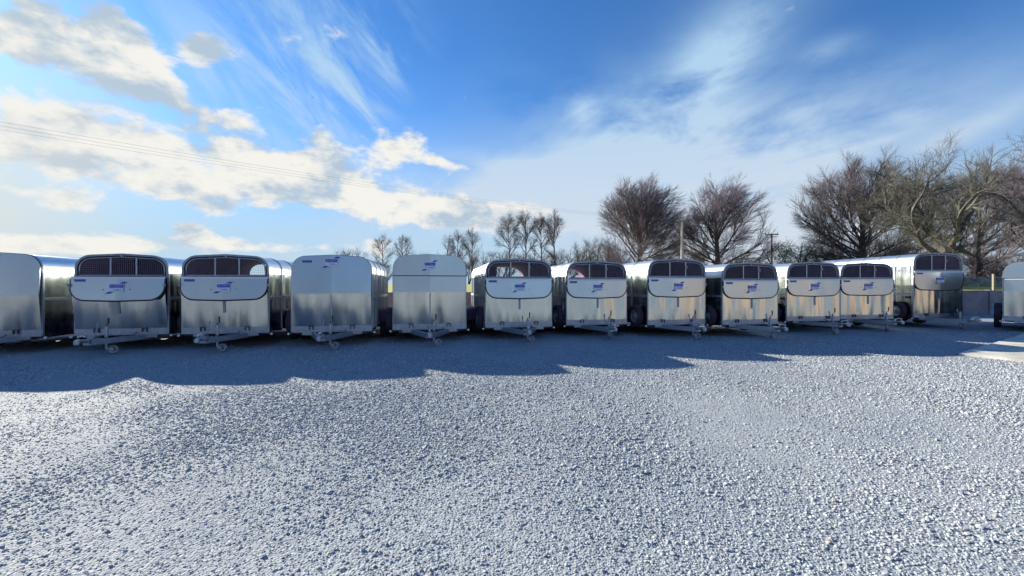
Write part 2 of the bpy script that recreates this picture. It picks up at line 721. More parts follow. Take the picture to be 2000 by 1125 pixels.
def arch_pts(H, inset, z0, n=7):
    """outline of the arch from left foot over the roof to right foot"""
    hw, r = W / 2 - inset, RAD - inset
    flat = hw - r
    cz = H - inset - RIDGE - r
    p = [(-hw, z0)]
    for k in range(n + 1):
        a = math.pi - k * (math.pi / 2) / n
        p.append((-flat + r * math.cos(a), cz + r * math.sin(a)))
    p.append((0, H - inset))
    for k in range(n + 1):
        a = math.pi / 2 - k * (math.pi / 2) / n
        p.append((flat + r * math.cos(a), cz + r * math.sin(a)))
    p.append((hw, z0))
    return p


def band(H, ins_out, ins_in, z0, y0, y1):
    """a hoop of flat section between two arch outlines"""
    a, b = arch_pts(H, ins_out, z0), arch_pts(H, ins_in, z0)
    n = len(a)
    vs, fs = [], []
    for (x, z), (x2, z2) in zip(a, b):
        vs += [(x, y0, z), (x, y1, z), (x2, y1, z2), (x2, y0, z2)]
    for i in range(n - 1):
        p, q = i * 4, i * 4 + 4
        for k in range(4):
            k2 = (k + 1) % 4
            fs.append((p + k, p + k2, q + k2, q + k))
    fs += [(3, 2, 1, 0), (n * 4 - 4, n * 4 - 3, n * 4 - 2, n * 4 - 1)]
    return MB().add(vs, fs)


def text_mesh(body, size, mat, name):
    c = bpy.data.curves.new('lettering', 'FONT')
    c.body = body
    c.size = size
    c.align_x = 'CENTER'
    c.align_y = 'CENTER'
    c.extrude = .0008
    o = bpy.data.objects.new('lettering', c)
    COL.objects.link(o)
    bpy.context.view_layer.update()
    me = bpy.data.meshes.new_from_object(o.evaluated_get(bpy.context.evaluated_depsgraph_get()))
    bpy.data.objects.remove(o)
    me.name = name
    me.materials.clear()
    me.materials.append(MATS[mat])
    return me


TXT1 = text_mesh('Ifor Williams', .036, 'decal_white', 'maker_name')
TXT2 = text_mesh('Trailers', .040, 'decal_blue', 'trade_word')


def prow(depth):
    return lambda x: -depth * (1 - abs(x) / (W / 2))


def smooth_wheel(parent, name, loc, label=None):
    tyre = cached('tyre', lambda: MB().lathe([(.20, -.07), (.25, -.092), (.31, -.09), (.335, -.065), (.34, 0), (.335, .065), (.31, .09), (.25, .092), (.20, .07)], 28).mesh('tyre', 'tyre', 40))
    rim = cached('rim', lambda: MB().lathe([(.205, -.075), (.19, -.03), (.15, -.02), (.13, -.055), (.07, -.06), (.06, -.085), (.0, -.085)], 24)
                 .lathe([(.205, .075), (.19, .03), (.15, .02), (.13, .055), (.07, .06), (.06, .085), (.0, .085)], 24).mesh('rim', 'rim_grey', 35))
    e = link(name, None, parent, loc)
    link('tyre', tyre, e)
    link('rim', rim, e)
    return e


def logo(parent, x, yf, z, s=1.0):
    """sticker: pale ground, two slanted flashes, a blue bar and lettering"""
    g = link('logo_sticker', cached('logo0', lambda: MB().add([(-.115, 0, -.075), (.12, 0, -.075), (.12, 0, .085), (-.115, 0, .085),
             (-.115, -.0015, -.075), (.12, -.0015, -.075), (.12, -.0015, .085), (-.115, -.0015, .085)],
             [(4, 5, 6, 7), (0, 1, 5, 4), (1, 2, 6, 5), (2, 3, 7, 6), (3, 0, 4, 7)]).mesh('logo_sticker', 'decal_white')), parent, (x, yf, z))
    g.scale = (s, 1, s)
    def para(cx, cz, w, h, sl):
        return MB().add([(cx - w / 2 - sl, -.003, cz - h / 2), (cx + w / 2 - sl, -.003, cz - h / 2), (cx + w / 2 + sl, -.003, cz + h / 2), (cx - w / 2 + sl, -.003, cz + h / 2),
                         (cx - w / 2 - sl, -.0005, cz - h / 2), (cx + w / 2 - sl, -.0005, cz - h / 2), (cx + w / 2 + sl, -.0005, cz + h / 2), (cx - w / 2 + sl, -.0005, cz + h / 2)],
                        [(0, 1, 2, 3), (4, 5, 1, 0), (5, 6, 2, 1), (6, 7, 3, 2), (7, 4, 0, 3)])
    link('flash', cached('logo1', lambda: para(.105, .100, .072, .036, .028).mesh('flash', 'decal_blue')), g)
    link('flash', cached('logo2', lambda: para(-.120, -.092, .072, .036, .028).mesh('flash', 'decal_blue')), g)
    link('name_bar', cached('logo3', lambda: para(.0, .035, .225, .062, 0).mesh('name_bar', 'decal_blue')), g)
    link('lettering', TXT1, g, (0, -.005, .035), (R(90), 0, 0))
    link('lettering', TXT2, g, (.015, -.004, -.035), (R(90), 0, 0))
    return g


def trailer(loc, phi, H, L, label, front='window', hoops=3, ribs=0, rear='closed', lean=0.0, flap_lean=0.0):
    T = link('livestock_trailer', None, loc=(loc[0], loc[1], 0), rot=(0, 0, R(phi)))
    tag(T, label, 'trailer', 'livestock trailers parked in a row')
    hb = H - HB
    eave = H - RIDGE - RAD - .10
    zs = H - .275 * hb            # sill of the window
    zf = H - .575 * hb            # lower edge of the flap
    PR = .045
    pf = prow(PR)

    # --- shell
    link('roof', band(H, 0, .012, eave, .012, L - .01).mesh('roof', 'roof_alu', 35), T)
    side = MB().box(0, .02, .02, L - .02, HB, eave + .05).mesh('side_panel', 'aluminium')
    link('side_panel', side, T, (-W / 2 + .006, 0, 0))
    link('side_panel', side, T, (W / 2 - .026, 0, 0))
    link('lining', band(H, .030, .036, HB + .06, .035, L - .05).mesh('lining', 'lining', 35), T)
    hm = band(H, -.016, .004, HB + .02, -.022, .022).mesh('hoop', 'galvanised', 35)
    for i in range(1, hoops + 1):
        link('hoop', hm, T, (0, L * i / hoops - (.03 if i == hoops else 0), 0))
    if ribs:
        rm = MB().box(-.012, .012, -.02, .02, HB + .05, eave - .01).mesh('side_rib', 'galvanised')
        for i in range(ribs):
            y = .14 + (L - .2) * (i + .5) / ribs
            for s in (-1, 1):
                link('side_rib', rm, T, (s * (W / 2 + .008), y, 0))
    railm = MB().box(-.014, .014, .03, L - .03, -.035, .035).mesh('side_rail', 'galvanised')
    for s in (-1, 1):
        link('side_rail', railm, T, (s * (W / 2 + .010), 0, 1.22))
    # corner posts down the front
    cp = MB().box(-.018, .018, 0, .045, HB, eave).mesh('corner_post', 'galvanised')
    for s in (-1, 1):
        link('corner_post', cp, T, (s * (W / 2 + .004), -.004, 0))
    link('floor', MB().box(-W / 2 + .03, W / 2 - .03, .03, L - .03, HB + .02, HB + .06).mesh('floor', 'floor_ply'), T)

    # --- chassis, wheels
    ch = MB()
    for s in (-1, 1):
        ch.box(s * .62 - .03, s * .62 + .03, .05, L - .05, HB - .08, HB + .018)
    for i in range(5):
        y = .1 + (L - .2) * i / 4
        ch.box(-W / 2 + .02, W / 2 - .02, y - .025, y + .025, HB - .05, HB + .016)
    link('chassis', ch.mesh('chassis', 'dark_steel'), T)
    ya = min(1.65, L * .42)
    for j, y in enumerate((ya, ya + .74)):
        link('axle', cached('axle', lambda: MB().tube([(-W / 2 - .02, 0, 0), (W / 2 + .02, 0, 0)], .03, 8).mesh('axle', 'dark_steel')), T, (0, y, .34))
        for s in (-1, 1):
            smooth_wheel(T, 'wheel', (s * (W / 2 + .14), y, .34))
    mg = cached('mudguard', lambda: MB().add(*mudguard()).mesh('mudguard', 'dark_steel', 40)) if phi > -20 else cached('mudguard_b', lambda: MB().add(*mudguard()).mesh('mudguard', 'galvanised', 40))
    for s in (-1, 1):
        link('mudguard', mg, T, (s * (W / 2 + .145), ya + .37, 0))
    smooth_wheel(T, 'spare_wheel', (-W / 2 - .125, .50, .60))
    link('spare_bracket', cached('sbr', lambda: MB().box(-.05, .02, -.05, .05, -.05, .05).mesh('spare_bracket', 'dark_steel')), T, (-W / 2 - .02, .5, .6))

    # --- front
    sill = MB().plate([-W / 2, 0, W / 2], lambda x: HB + .155, lambda x: HB, lambda x: pf(x) - .014, .05)
    link('sill_beam', sill.mesh('sill_beam', 'galvanised'), T)
    lm = cached('latch', lambda: MB().box(-.055, -.035, -.03, 0, -.05, .04).box(.035, .055, -.03, 0, -.05, .04).box(-.055, .055, -.032, 0, .03, .05).mesh('latch', 'dark_steel'))
    for s in (-1, 1):
        link('latch', lm, T, (s * .49, pf(.49) - .016, HB + .115))
    trim = band(H, -.012, .034, HB + .16 if front != 'window' else zs - .02, -.012, .03)
    link('front_trim', trim.mesh('front_trim', 'galv_dull', 35), T)
    xs = [-W / 2 + .004 + (W - .008) * i / 16 for i in range(17)]
    logo_z = None
    if front == 'window':
        low = MB().plate(xs, lambda x: zf + .31, lambda x: HB + .15, lambda x: pf(x) - .012, .02, -math.tan(R(lean)), HB + .15)
        link('front_panel', low.mesh('front_panel', 'aluminium'), T)
        # drop flap with rounded lower corners
        rr = .30
        hw = W / 2 + .004
        vz = lambda x: -.03 * (1 - abs(x) / (W / 2))
        def fb(x):
            ax = abs(x)
            if ax > hw - rr:
                d = ax - (hw - rr)
                return zf + rr - math.sqrt(max(0, rr * rr - d * d)) + vz(x) + .02
            return zf + vz(x) + .02
        fx = [-hw + rr * (1 - math.cos(math.pi / 2 * i / 7)) for i in range(8)]
        fx = fx + [-.3, 0, .3] + [-q for q in reversed(fx)]
        BUL = max(0.0, math.tan(R(lean)) * (zs - HB - .2))
        FL = math.tan(R(flap_lean))
        yff = lambda x: pf(x) - .040 - BUL
        yfl = lambda x, z: yff(x) + FL * (z - zf)
        link('front_flap', MB().plate(fx, lambda x: zs - .05, fb, yff, .022, FL, zf).mesh('front_flap', 'aluminium_satin'), T)
        seal = [(-hw, yfl(hw, zs) + .012, zs - .06)] + [(x, yfl(x, fb(x)) + .012, fb(x)) for x in fx] + [(hw, yfl(hw, zs) + .012, zs - .06)]
        link('flap_seal', MB().tube(seal, .021, 6).mesh('flap_seal', 'rubber', 50), T)
        link('flap_rail', MB().plate([-W / 2, 0, W / 2], lambda x: zs - .022, lambda x: zs - .062, lambda x: yfl(x, zs) - .008, .03).mesh('flap_rail', 'white_edge'), T)
        link('flap_strap', cached('strap', lambda: MB().box(-.028, .028, -.012, 0, -.30, 0).mesh('flap_strap', 'galv_dull')), T, (0, pf(0) - .014 - math.tan(R(lean)) * (zf - HB - .16), zf - .01), (R(lean), 0, 0))
        for s in (-1, 1):
            link('bolt', cached('bolt', lambda: MB().lathe([(.012, 0), (.012, -.008), (0, -.010)], 8, 'Y').mesh('bolt', 'dark_steel')), T, (s * .27, yfl(.27, (zs + zf) / 2 - .03), (zs + zf) / 2 - .03))
        hinge = cached('hinge', lambda: MB().box(-.02, .02, -.02, .02, -.03, .03).mesh('hinge', 'galv_dull'))
        for s in (-1, 1):
            link('hinge', hinge, T, (s * (hw + .012), yff(hw) + .01, zs - .22))
        logo_z = (zs + zf) / 2 + .01
        ylog = yfl(0, logo_z) - .0025
        # label plate
        lp = link('model_plate', cached('mplate', lambda: MB().box(-.115, .115, -.002, 0, -.030, .030).mesh('model_plate', 'plate_blue')), T, (-W / 2 + .19, yfl(W / 2 - .19, zs - .105) - .0015, zs - .105), (-R(flap_lean), 0, -math.atan(PR / (W / 2))))
        for k in (-1, 0, 1):
            link('mark', cached('mmark', lambda: MB().box(-.028, .028, -.002, 0, -.013, .013).mesh('mark', 'decal_blue')), lp, (k * .072, -.003, 0))
        # window: arched tube frame, two mullions, wire grille
        ins = .075
        wp = arch_pts(H, ins, zs + .02, 6)
        wm = MB().tube([(x, .01, z) for x, z in wp], .016, 8, closed=True)
        link('window_frame', wm.mesh('window_frame', 'galvanised', 50), T)
        mt = arch(.3, H, ins)
        mm = MB().box(-.016, .016, -.014, .014, zs + .02, mt).mesh('mullion', 'galvanised')
        for x in (-.24, .29):
            link('mullion', mm, T, (x, .008, 0))
        link('window_sill', MB().box(-W / 2 + .03, W / 2 - .03, -.01, .05, zs - .035, zs + .006).mesh('window_sill', 'galv_dull'), T)
        lat = cached('wlatch', lambda: MB().box(-.012, .02, -.03, 0, -.025, .025).mesh('window_latch', 'galvanised'))
        link('window_latch', lat, T, (.30, -.012, (zs + H) / 2 + .03))
        link('window_latch', lat, T, (0, -.005, H - .045))
        g = MB()
        x = -W / 2 + ins
        while x < W / 2 - ins:
            zt = arch(x, H, ins)
            if zt > zs + .05:
                g.box(x - .0021, x + .0021, .018, .0225, zs + .02, zt)
            x += .042
        z = zs + .05
        while z < H - ins - RIDGE:
            cz = H - ins - RIDGE - (RAD - ins)
            hwz = W / 2 - ins
            if z > cz:
                hwz = W / 2 - RAD + math.sqrt(max(0, (RAD - ins) ** 2 - (z - cz) ** 2))
            g.box(-hwz, hwz, .0225, .027, z - .0021, z + .0021)
            z += .05
        link('grille', g.mesh('grille', 'grille_wire'), T)
    else:
        zm = HB + .50 * hb
        BUL = max(0.0, math.tan(R(lean)) * (zm - HB - .15))
        TL = math.tan(R(lean))
        low = MB().plate(xs, lambda x: zm + .01, lambda x: HB + .15, lambda x: pf(x) - .012, .02, -math.tan(R(lean)), HB + .15)
        link('front_panel', low.mesh('front_panel', 'aluminium'), T)
        link('centre_seam', MB().box(-.018, .018, -.006, .006, 0, zm - HB - .19).mesh('centre_seam', 'galvanised'), T, (0, -PR - .012, HB + .17), (R(lean), 0, 0))
        ux = sorted({round(-W / 2 + RAD * (1 - math.cos(math.pi / 2 * i / 8)), 4) for i in range(9)} | {0.0, -.3, .3} | {round(W / 2 - RAD * (1 - math.cos(math.pi / 2 * i / 8)), 4) for i in range(9)})
        if front == 'split':
            zc = H - .285 * hb
            pu = lambda x: pf(x) - .022 - BUL
            link('front_panel', MB().plate(ux, lambda x: min(zc - .012, arch(x, H, .004)), lambda x: zm, pu, .025).mesh('front_panel', 'aluminium_satin'), T)
            link('upper_flap', MB().plate(ux, lambda x: max(zc + .012, arch(x, H, .004)), lambda x: zc + .010, pu, .025).mesh('upper_flap', 'aluminium_satin'), T)
            link('seam_seal', MB().plate([-W / 2, 0, W / 2], lambda x: zc + .010, lambda x: zc - .012, lambda x: pu(x) + .006, .02).mesh('seam_seal', 'rubber'), T)
            link('flap_rail', MB().plate([-W / 2, 0, W / 2], lambda x: zc - .014, lambda x: zc - .034, lambda x: pu(x) - .008, .01).mesh('flap_rail', 'white_edge'), T)
            yl = pu(0)
            logo_z = (zc + H) / 2 - .02
        else:
            pu = lambda x: pf(x) - .022 - BUL
            link('front_panel', MB().plate(ux, lambda x: arch(x, H, .004), lambda x: zm, pu, .025, BUL / (H - zm), zm).mesh('front_panel', 'aluminium_satin'), T)
            logo_z = H - .19
            yl = pu(0) + BUL / (H - zm) * (logo_z - .14 - zm)
            lp = link('model_plate', cached('mplate', lambda: MB().box(-.115, .115, -.002, 0, -.030, .030).mesh('model_plate', 'plate_blue')), T, (-.58, pu(.58) - .0055 + BUL / (H - zm) * (H - .20 - zm), H - .17), (0, 0, -math.atan(PR / (W / 2))))
            for k in (-1, 0, 1):
                link('mark', cached('mmark', lambda: MB().box(-.028, .028, -.002, 0, -.013, .013).mesh('mark', 'decal_blue')), lp, (k * .072, -.003, 0))
        ylog = yl - .0025
    lg = logo(T, 0, ylog - .004, logo_z, 1.22)
    lg.rotation_euler = (-R(flap_lean) if front == 'window' else 0, 0, 0)

    # --- rear
    link('rear_ramp', MB().box(-W / 2 + .01, W / 2 - .01, L - .04, L - .005, HB, 1.30).mesh('rear_ramp', 'aluminium'), T)
    def leaf(x0, x1):
        q = [x0 + (x1 - x0) * i / 12 for i in range(13)]
        link('rear_door', MB().plate(q, lambda x: max(1.32, arch(x, H, .02)), lambda x: 1.305, lambda x: L - .045, .03).mesh('rear_door', 'lining'), T)
    if rear == 'closed':
        leaf(-W / 2 + .01, 0); leaf(.002, W / 2 - .01)
    else:
        leaf(max(-W / 2 + .01, rear[0]), min(W / 2 - .01, rear[1]))

    # --- drawbar
    for s in (-1, 1):
        b = MB().bar((s * .60, .35, HB - .05), (s * .05, -1.0, HB - .05), .07, .12)
        b.box(s * .60 - .12, s * .60 + .12, .0, .05, HB - .07, HB - .005)
        link('drawbar_beam', b.mesh('drawbar_beam', 'galvanised'), T)
    link('coupling', cached('coup', coupling_mesh), T, (0, -1.0, HB - .03))
    link('coupling_handle', cached('coupg', lambda: MB().tube([(0, .0, .08), (0, -.10, .11), (0, -.2, .10)], .017, 6).mesh('coupling_handle', 'lamp_white')), T, (0, -1.06, HB))
    link('handbrake_lever', cached('hbl', lambda: MB().tube([(0, 0, .0), (0, -.02, .10), (0, .05, .30)], .012, 6).tube([(0, .05, .30), (0, .07, .38)], .018, 6).mesh('handbrake_lever', 'galv_dull')), T, (-.05, -.72, HB - .02))
    link('plug_cable', cached('cable', lambda: MB().tube([(.04, -.98, .34), (.10, -.9, .42), (.18, -.7, .37), (.3, -.45, .36), (.36, -.2, .38), (.33, -.06, .42)], .009, 5).mesh('plug_cable', 'black_grip')), T)
    link('breakaway_plate', cached('bplate', lambda: MB().box(-.075, .075, -.006, .006, -.035, .035).mesh('breakaway_plate', 'decal_white')), T, (.26, -.50, HB - .06), (0, 0, R(67)))
    # --- jockey wheel
    jx, jy = .10, -.64
    link('jockey_stem', cached('jst', lambda: MB().tube([(0, 0, .12), (0, 0, .30)], .024, 8).tube([(0, 0, .24), (0, 0, .62)], .033, 10).box(-.05, .05, -.045, .045, .30, .36).mesh('jockey_stem', 'galvanised', 40)), T, (jx, jy, 0))
    link('jockey_handle', cached('jh', lambda: MB().tube([(0, 0, .62), (0, 0, .66), (.05, -.02, .67), (.05, -.02, .72)], .010, 6).tube([(.05, -.02, .70), (.05, -.02, .82)], .017, 8).mesh('jockey_handle', 'black_grip')), T, (jx, jy, 0))
    rot = random.Random(label).uniform(-.9, .9)
    fk = link('jockey_fork', cached('jf', lambda: MB().bar((0, 0, .13), (.075, 0, .10), .03, .05).bar((.03, -.045, .13), (.11, -.045, .09), .008, .04).bar((.03, .045, .13), (.11, .045, .09), .008, .04).mesh('jockey_fork', 'galvanised')), T, (jx, jy, 0), (0, 0, rot))
    jw = link('jockey_wheel', cached('jw', lambda: MB().lathe([(.045, -.03), (.085, -.034), (.098, -.02), (.10, 0), (.098, .02), (.085, .034), (.045, .03)], 20, 'Y').mesh('jockey_wheel', 'galv_dull', 40)), fk, (.105, 0, .098))
    # --- marker lamps
    lamp = cached('mlamp', lambda: MB().lathe([(.0, -.03), (.022, -.028), (.03, -.01), (.03, .0)], 10, 'Y').mesh('marker_lamp', 'lamp_white', 50))
    arm = cached('marm', lambda: MB().box(-.07, .03, -.004, .02, -.016, .016).box(-.07, -.05, -.004, .05, -.016, .06).mesh('lamp_arm', 'dark_steel'))
    for s in (-1, 1):
        a = link('lamp_arm', arm, T, (s * (W / 2 + .06), .0, HB - .03))
        a.scale = (s, 1, 1)
        link('marker_lamp', lamp, T, (s * (W / 2 + .075), -.005, HB - .03))
    link('reflector', cached('refl', lambda: MB().box(-.006, .006, -.10, .10, -.045, .045).mesh('reflector', 'dark_steel')), T, (-W / 2 - .006, .20, 1.10))
    return T


def coupling_mesh():
    m = MB()
    m.box(-.055, .055, -.05, .25, -.05, .05)
    m.tube([(0, -.04, .01), (0, -.16, .03), (0, -.26, .045)], [.038, .042, .045], 10)
    m.lathe([(.001, .035), (.045, .03), (.055, 0), (.05, -.06), (.001, -.06)], 12, 'Z', (0, -.28, .03))
    m.bar((-.06, .02, -.06), (.06, .02, -.06), .04, .04)
    return m.mesh('coupling', 'galvanised', 40)


def mudguard():
    prof = [(-.80, .50), (-.74, .66), (-.62, .80), (-.50, .83), (.50, .83), (.62, .80), (.74, .66), (.80, .50)]
    vs, fs = [], []
    for y, z in prof:
        vs += [(-.135, y, z), (.135, y, z), (.135, y, z + .012), (-.135, y, z + .012)]
    for i in range(len(prof) - 1):
        p, q = i * 4, i * 4 + 4
        for k in range(4):
            k2 = (k + 1) % 4
            fs.append((p + k, p + k2, q + k2, q + k))
    fs += [(3, 2, 1, 0), tuple(len(prof) * 4 - 4 + k for k in range(4))]
    return vs, fs


TR = [
    ((-16.80, 8.40), 11, 2.29, 3.3, 'second livestock trailer beyond the left edge of the picture', dict(front='solid', hoops=2)),  # unseen, added to stop low sun leaking under the row
    ((-14.35, 8.85), 11, 2.29, 3.3, 'livestock trailer standing just beyond the left edge of the picture', dict(front='solid', hoops=2)),  # unseen, added to shade the ground beneath the left trailers
    ((-11.81, 9.30), 11, 2.29, 3.3, 'plain closed-front livestock trailer cut off by the left edge of the picture', dict(front='solid', hoops=2, lean=5)),
    ((-9.29, 9.77), 11, 2.29, 3.4, 'dark-windowed livestock trailer beside the plain one cut off at the left edge', dict(hoops=2, lean=6.5, flap_lean=6)),
    ((-7.04, 10.09), 11, 2.30, 3.7, 'grille-windowed livestock trailer directly left of the trailer with a plain closed front and side ribs', dict(hoops=4, rear=(-.45, 2), lean=3.5, flap_lean=5)),
    ((-4.57, 10.42), 11, 2.31, 3.9, 'closed-front livestock trailer with ribbed right side and no seam across its upper panel', dict(front='solid', hoops=4, ribs=9, lean=5.5)),
    ((-2.20, 11.00), 11, 2.37, 3.9, 'closed-front livestock trailer with a dark seam line straight across below its logo', dict(front='split', hoops=4, ribs=9, lean=4)),
    ((.20, 11.62), 11, 2.29, 4.2, 'grille-windowed livestock trailer directly right of the closed-front one with the seam line', dict(hoops=5, ribs=11, rear=(-2, 0.), lean=1.5, flap_lean=3)),
    ((2.56, 12.35), 11, 2.27, 4.1, 'grille-windowed livestock trailer with sky showing through the left of its window', dict(hoops=5, ribs=10, rear=(-2, .2))),
    ((4.99, 12.39), 11, 2.34, 4.1, 'grille-windowed livestock trailer standing in line with the pale utility pole', dict(hoops=4)),
    ((7.23, 12.43), 11, 2.23, 3.7, 'low grille-windowed livestock trailer left of the dark utility pole', dict(hoops=3)),
    ((10.06, 13.68), 6, 2.32, 3.7, 'left-hand one of two livestock trailers whose front corners almost touch', dict(hoops=3)),
    ((12.50, 14.44), 2, 2.34, 3.7, 'right-hand one of two livestock trailers whose front corners almost touch', dict(hoops=3)),
    ((15.71, 15.11), 3, 2.74, 4.3, 'tallest livestock trailer with long white roof near the right end of the row', dict(hoops=6)),
    ((17.26, 13.14), -50, 2.34, 3.9, 'sunlit closed-front livestock trailer turned sideways, cut off by the right edge', dict(front='split', hoops=3)),
]
for loc, phi, H, L, lab, kw in TR:
    trailer(loc, phi, H, L, lab, **kw)


# ------------------------------------------------------------------ trees
class Tree:
    def __init__(self, seed, base_r, env, levels, wind=(0, 0), env_noise=.12):
        self.r = random.Random(seed)
        self.env = env          # (cx, cy, cz, rx, ry, rz)
        self.levels = levels
        self.wind = wind
        self.out = [([], []), ([], [])]
        self.ph = [self.r.uniform(0, 6.28) for _ in range(6)]
        self.en = env_noise

    def inside(self, p):
        cx, cy, cz, rx, ry, rz = self.env
        dx, dy, dz = (p[0] - cx) / rx, (p[1] - cy) / ry, (p[2] - cz) / rz
        d = math.sqrt(dx * dx + dy * dy + dz * dz)
        a, b = math.atan2(dz, dx), math.atan2(dy, dx)
        lim = 1 + self.en * (math.sin(3 * a + self.ph[0]) * .6 + math.sin(5 * a + self.ph[1]) * .5 + math.sin(4 * b + self.ph[2]) * .4 + math.sin(9 * a + self.ph[3]) * .35)
        return d < lim * self.r.uniform(.92, 1.02)

    def emit(self, pts, rad, lvl):
        V, F = self.out[0 if lvl <= 1 else 1]
        n = 7 if lvl == 0 else (5 if lvl == 1 else 3)
        base = len(V)
        m = len(pts)
        for i, p in enumerate(pts):
            a, b = pts[max(i - 1, 0)], pts[min(i + 1, m - 1)]
            dx, dy, dz = b[0] - a[0], b[1] - a[1], b[2] - a[2]
            l = math.sqrt(dx * dx + dy * dy + dz * dz) or 1
            dx, dy, dz = dx / l, dy / l, dz / l
            if abs(dz) < .9:
                ux, uy, uz = -dy, dx, 0
            else:
                ux, uy, uz = 0, -dz, dy
            l = math.sqrt(ux * ux + uy * uy + uz * uz) or 1
            ux, uy, uz = ux / l, uy / l, uz / l
            wx, wy, wz = dy * uz - dz * uy, dz * ux - dx * uz, dx * uy - dy * ux
            r = rad[i]
            if lvl >= 2 and i == m - 1:
                V.append(p)
                continue
            for k in range(n):
                c, s = math.cos(6.2832 * k / n) * r, math.sin(6.2832 * k / n) * r
                V.append((p[0] + ux * c + wx * s, p[1] + uy * c + wy * s, p[2] + uz * c + wz * s))
        for i in range(m - 1):
            if lvl >= 2 and i == m - 2:
                tip = base + (m - 1) * n
                for k in range(n):
                    F.append((base + i * n + k, base + i * n + (k + 1) % n, tip))
            else:
                for k in range(n):
                    k2 = (k + 1) % n
                    F.append((base + i * n + k, base + i * n + k2, base + (i + 1) * n + k2, base + (i + 1) * n + k))

    def grow(self, p, d, L, r, lvl):
        lv = self.levels[lvl]
        rg = self.r
        n = lv['seg']
        step = L / n
        pts, rad, dirs = [p], [r], [d]
        wob, trop = lv['wob'], lv['trop']
        for i in range(n):
            dx = d[0] + rg.gauss(0, wob) + self.wind[0] * lv.get('w', .0)
            dy = d[1] + rg.gauss(0, wob)
            dz = d[2] + rg.gauss(0, wob) + trop
            l = math.sqrt(dx * dx + dy * dy + dz * dz) or 1
            d = (dx / l, dy / l, dz / l)
            q = (p[0] + d[0] * step, p[1] + d[1] * step, p[2] + d[2] * step)
            if lvl > 0 and not self.inside(q) and i > 0:
                break
            if q[2] < .3 and lvl > 0:
                break
            p = q
            pts.append(p)
            rad.append(max(r * (1 - (i + 1) / n * lv['taper']), lv.get('rmin', .004)))
            dirs.append(d)
        if len(pts) < 2:
            return
        self.emit(pts, rad, lvl)
        if lvl + 1 >= len(self.levels):
            return
        m = len(pts) - 1
        nx = self.levels[lvl + 1]
        cnt = lv['ch']
        cnt = max(1, int(cnt * rg.uniform(.8, 1.2) * (.4 + .6 * m / n) + .5))
        for c in range(cnt):
            t = lv['start'] + (1 - lv['start']) * ((c + rg.random()) / cnt) ** .85
            if c == cnt - 1:
                t = 1.0
            i = min(int(t * m), m - 1)
            fr = t * m - i
            a, b = pts[i], pts[i + 1]
            q = tuple(a[k] + (b[k] - a[k]) * fr for k in range(3))
            dd = dirs[i + 1]
            ang = nx['ang'] * rg.uniform(.6, 1.3)
            if lvl == 0 and 'fan' in lv:
                ang = nx['ang'] * rg.uniform(.85, 1.15) * (1.35 - .85 * (t - lv['start']) / (1 - lv['start']))
            if c == cnt - 1:
                ang *= .4
            phi = rg.uniform(0, 6.2832)
            # perpendicular basis
            if abs(dd[2]) < .9:
                u = Vector((-dd[1], dd[0], 0)).normalized()
            else:
                u = Vector((1, 0, 0))
            w = Vector(dd).cross(u).normalized()
            u = w.cross(Vector(dd)).normalized()
            nd = Vector(dd) * math.cos(ang) + (u * math.cos(phi) + w * math.sin(phi)) * math.sin(ang)
            rr = (rad[i] + (rad[i + 1] - rad[i]) * fr)
            self.grow(q, tuple(nd), nx['len'] * rg.uniform(.65, 1.25), min(rr * .8, nx['r'] * rg.uniform(.75, 1.2)), lvl + 1)


def mesh_of(vf, name, mat):
    me = bpy.data.meshes.new(name)
    me.from_pydata(vf[0], [], vf[1])
    me.materials.append(MATS[mat])
    return me


def beech(h, wid, seed, wind=.0, dens=1.0, tw=.0072, lean=0):
    """broad dome of fine upswept branches on a short trunk"""
    env = (lean, 0, h * .50, wid / 2, wid / 2 * .9, h * .52)
    lv = [
        dict(seg=6, wob=.04, trop=.1, taper=.60, ch=26, start=.16, w=.02, fan=1),
        dict(len=h * .74, seg=9, wob=.08, trop=.035, taper=.9, ang=.95, r=h * .0078, ch=int(14 * dens), start=.14, w=.03),
        dict(len=h * .27, seg=4, wob=.11, trop=.05, taper=.8, ang=.62, r=h * .0040, ch=int(10 * dens), start=.12, w=.06, rmin=.007),
        dict(len=h * .125, seg=2, wob=.12, trop=.06, taper=.6, ang=.58, r=h * .0015, ch=int(15 * dens), start=.1, w=.12, rmin=.005),
        dict(len=h * .062, seg=1, wob=.16, trop=.06, taper=.5, ang=.5, r=tw, ch=0, start=.1, w=.25, rmin=.005),
    ]
    t = Tree(seed, 0, env, lv, (wind, 0))
    t.grow((0, 0, -.2), (.02, 0, 1), h * .52, h * .034, 0)
    return t


def tall_tree(h, wid, seed, dens=1.0, tw=.012, bare=.40):
    """slim trunk bare for its lower part under a round open crown"""
    env = (0, 0, h * .70, wid / 2, wid / 2, h * .31)
    lv = [
        dict(seg=9, wob=.03, trop=.08, taper=.80, ch=17, start=bare),
        dict(len=h * .30, seg=6, wob=.08, trop=.07, taper=.85, ang=.72, r=h * .0062, ch=int(9 * dens), start=.2),
        dict(len=h * .14, seg=3, wob=.11, trop=.05, taper=.7, ang=.62, r=h * .0026, ch=int(8 * dens), start=.15, rmin=.008),
        dict(len=h * .080, seg=2, wob=.12, trop=.03, taper=.6, ang=.60, r=h * .0014, ch=int(6 * dens), start=.1, rmin=.007),
        dict(len=h * .045, seg=1, wob=.15, trop=.03, taper=.5, ang=.55, r=tw, ch=0, start=.1, rmin=.006),
    ]
    t = Tree(seed, 0, env, lv, (0, 0), .1)
    t.grow((0, 0, -.2), (random.Random(seed).uniform(-.05, .05), 0, 1), h * .97, h * .0135, 0)
    return t


